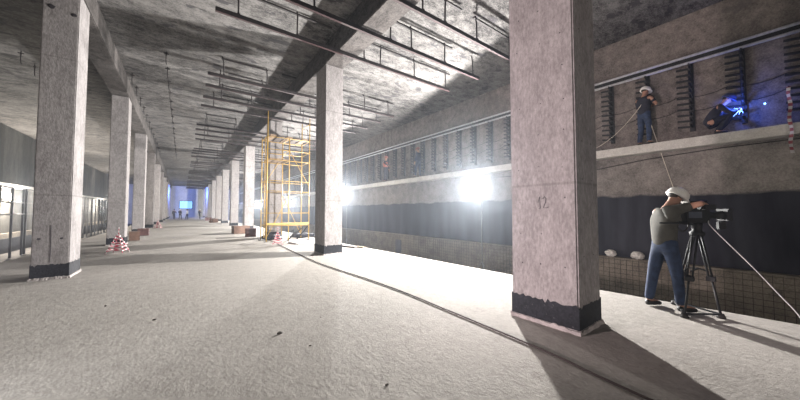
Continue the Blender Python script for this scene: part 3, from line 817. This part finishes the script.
# ------------------------------------------------------------------ tripod and camera
AX, AY = 6.02, .86                 # tripod axis
tp = thing('camera_tripod', 'black camera tripod with spreader standing on the platform by the cameraman', 'tripod', (AX, AY, 0))
feet = [V((5.53-AX, .94-AY, 0)), V((5.90-AX, .64-AY, 0)), V((6.18-AX, 1.16-AY, 0))]
for f_ in feet:
    b = MB(); top = V((f_.x*.12, f_.y*.12, 1.12)); md = top.lerp(f_, .55); ft = f_+V((0, 0, .03))
    pr2 = V((-f_.y, f_.x, 0)).normalized()*.028
    lg = MB().tube([top+pr2, md+pr2], .012, 7).tube([top-pr2, md-pr2], .012, 7).tube([md+V((0, 0, .05)), ft], .014, 7).build('leg', CAMBLK, tp)
    MB().box(-.05, .05, -.045, .045, -.03, .03, Matrix.Translation(md)).build('leg_clamp', CAMBLK, lg)
    MB().lathe([(.045, 0), (.05, .014), (.03, .06)], c=(f_.x, f_.y, 0), n=12).build('foot', RUBBER, lg)
b = MB()
for a_, c_ in ((0, 1), (1, 2), (2, 0)): b.bar(feet[a_]+V((0, 0, .05)), feet[c_]+V((0, 0, .05)), .022)
b.build('ground_spreader', CAMBLK, tp)
b = MB(); cm = V((0, 0, .62))
for f_ in feet: b.bar(cm, V((f_.x*.5, f_.y*.5, .60)), .016)
b.build('mid_spreader', CAMBLK, tp)
MB().lathe([(.08, 1.09), (.085, 1.14), (.05, 1.17), (.06, 1.20), (.065, 1.27), (.05, 1.28)], n=18).build('fluid_head', CAMBLK, tp)
da = R(-40); fx = V((math.cos(da), math.sin(da), 0)); fy = V((-math.sin(da), math.cos(da), 0))
MB().tube([V((0, 0, 1.24)), -fx*.2-fy*.08+V((0, 0, 1.27)), -fx*.62-fy*.14+V((0, 0, 1.28))], .013, 7).build('pan_handle', CAMBLK, tp)
cam = thing('television_camera', 'black shoulder television camera mounted on the tripod', 'camera', (AX, AY, 1.28), da)
MB().box(-.20, .14, -.065, .065, 0, .20).build('camera_body', CAMBLK, cam, bevel=.012)
MB().box(-.34, -.20, -.055, .055, .01, .19).build('battery', CAMBLK, cam, bevel=.01)
b = MB(); b.bar((-.16, 0, .275), (.12, 0, .275), .035, .03); b.bar((-.14, 0, .19), (-.15, 0, .275), .03); b.bar((.10, 0, .19), (.11, 0, .275), .03)
b.build('carry_handle', CAMBLK, cam)
MB().lathe([(.05, 0), (.055, .03), (.048, .06), (.052, .15), (.06, .16), (.06, .22), (.045, .225)], n=18, M=Matrix.Translation((.14, 0, .11)) @ Matrix.Rotation(math.pi/2, 4, 'Y')).build('zoom_lens', CAMBLK, cam)
b = MB(); b.box(.355, .42, -.085, .085, .03, .19); mb = b.build('matte_box', CAMBLK, cam, bevel=.006)
MB().box(.36, .43, -.09, .09, .19, .20, ).build('flag', CAMBLK, mb)
MB().box(.418, .422, -.07, .07, .045, .175).build('front_glass', GLASS, mb)
vf = MB().box(-.02, .14, -.16, -.08, .19, .26).build('viewfinder', CAMBLK, cam, bevel=.008)
MB().tube([(-.02, -.12, .225), (-.07, -.12, .225)], [.03, .036], 10).build('eyecup', RUBBER, vf)
MB().box(-.16, .02, -.068, -.064, .07, .16).build('side_panel', SCREENM, cam)
MB().tube([(-.06, .06, .30), (.20, .06, .31)], .018, 8).build('microphone', CAMBLK, cam)
MB().box(.20, .30, -.12, -.06, -.09, .02).build('zoom_control', CAMBLK, cam, bevel=.01)
b = MB(); b.tube([V((-.20, -.06, .03)) + V((-.08*math.cos(a)-.07, -.03, -.13*math.sin(a)-.02)) for a in [math.pi*k/12*1.0 for k in range(13)]], .009, 6)
b.build('cable_loop', RUBBER, cam)
cr = V((AX, AY, 1.28)) + fx*.10 - fy*.07 + V((0, 0, .03))
pts = [tuple(cr), (6.0, .70, 1.21), (5.88, .35, .74), (5.75, .06, .33), (5.63, -.2, .014), (5.45, -.9, .015), (5.3, -2.2, .015)]
tag(MB().tube(smooth(pts), .006, 6).build('camera_cable', CABLEW), 'thin white cable sloping from the tripod camera down to the floor', 'cable')

# safety ropes of the ledge worker
wp = V((10.98, 2.60, 4.70))
tag(MB().tube(sag(wp, (10.95, 4.05, 3.47), .22), .008, 6).build('safety_rope', ROPE), 'pale safety rope sagging from the ledge worker back along the ledge', 'rope')
tag(MB().tube(sag(wp, (11.17, 1.95, 1.75), .02), .008, 6).build('safety_rope', ROPE), 'pale safety rope dropping straight from the ledge worker to the lower wall', 'rope')
# striped tape hanging off the ledge
b = MB(); prev = None
for k in range(25):
    z = 4.22 - k*.062; tw = .6*math.sin(k*.5)
    p = V((10.80, .0+.012*math.sin(k*.7), z)); d = V((math.sin(tw)*.03, math.cos(tw)*.03, 0))
    cur = [b.bm.verts.new(p-d), b.bm.verts.new(p+d), b.bm.verts.new(p+d+V((-.004, 0, 0))), b.bm.verts.new(p-d+V((-.004, 0, 0)))]
    if prev:
        for i in range(4): b.bm.faces.new((prev[i], prev[(i+1) % 4], cur[(i+1) % 4], cur[i]))
    else: b.bm.faces.new(cur)
    prev = cur
b.bm.faces.new(prev[::-1])
tag(b.build('hanging_barrier_tape', TAPE), 'red and white striped tape hanging upright in front of the ledge beyond the welder', 'tape')
tag(MB().tube([(10.80, 0, 4.23), (11.43, -.02, 4.30)], .012, 6).build('tape_hanging_rod', BLACK), 'short black rod on the wall that the striped tape hangs from', 'rod')

# ------------------------------------------------------------------ haze, camera, colour
w = bpy.data.worlds.new('site_air'); SC.world = w; w.use_nodes = True
nt = w.node_tree; bg = nt.nodes['Background']; bg.inputs['Color'].default_value = (0, 0, 0, 1)
vs_ = nt.nodes.new('ShaderNodeVolumeScatter'); vs_.inputs['Density'].default_value = .0020; vs_.inputs['Anisotropy'].default_value = .74
vs_.inputs['Color'].default_value = (.78, .87, 1, 1)
nt.links.new(vs_.outputs[0], nt.nodes['World Output'].inputs['Volume'])

cam_d = bpy.data.cameras.new('view_camera'); cam_d.sensor_width = 36; cam_d.lens = 293.2*36/800; cam_d.clip_start = .05; cam_d.clip_end = 300
cam_o = bpy.data.objects.new('view_camera', cam_d); COL.objects.link(cam_o)
cam_o.location = (0, 0, 1.45); cam_o.rotation_euler = (R(90+2.1486), 0, -R(36.6122))
SC.camera = cam_o
SC.view_settings.view_transform = 'Standard'; SC.view_settings.look = 'None'; SC.view_settings.gamma = 1; SC.view_settings.exposure = -.15
SC.view_settings.use_curve_mapping = False
SC.cycles.use_denoising = True
SC.cycles.max_bounces = 6; SC.cycles.diffuse_bounces = 1; SC.cycles.volume_bounces = 0
SC.cycles.sample_clamp_indirect = 6
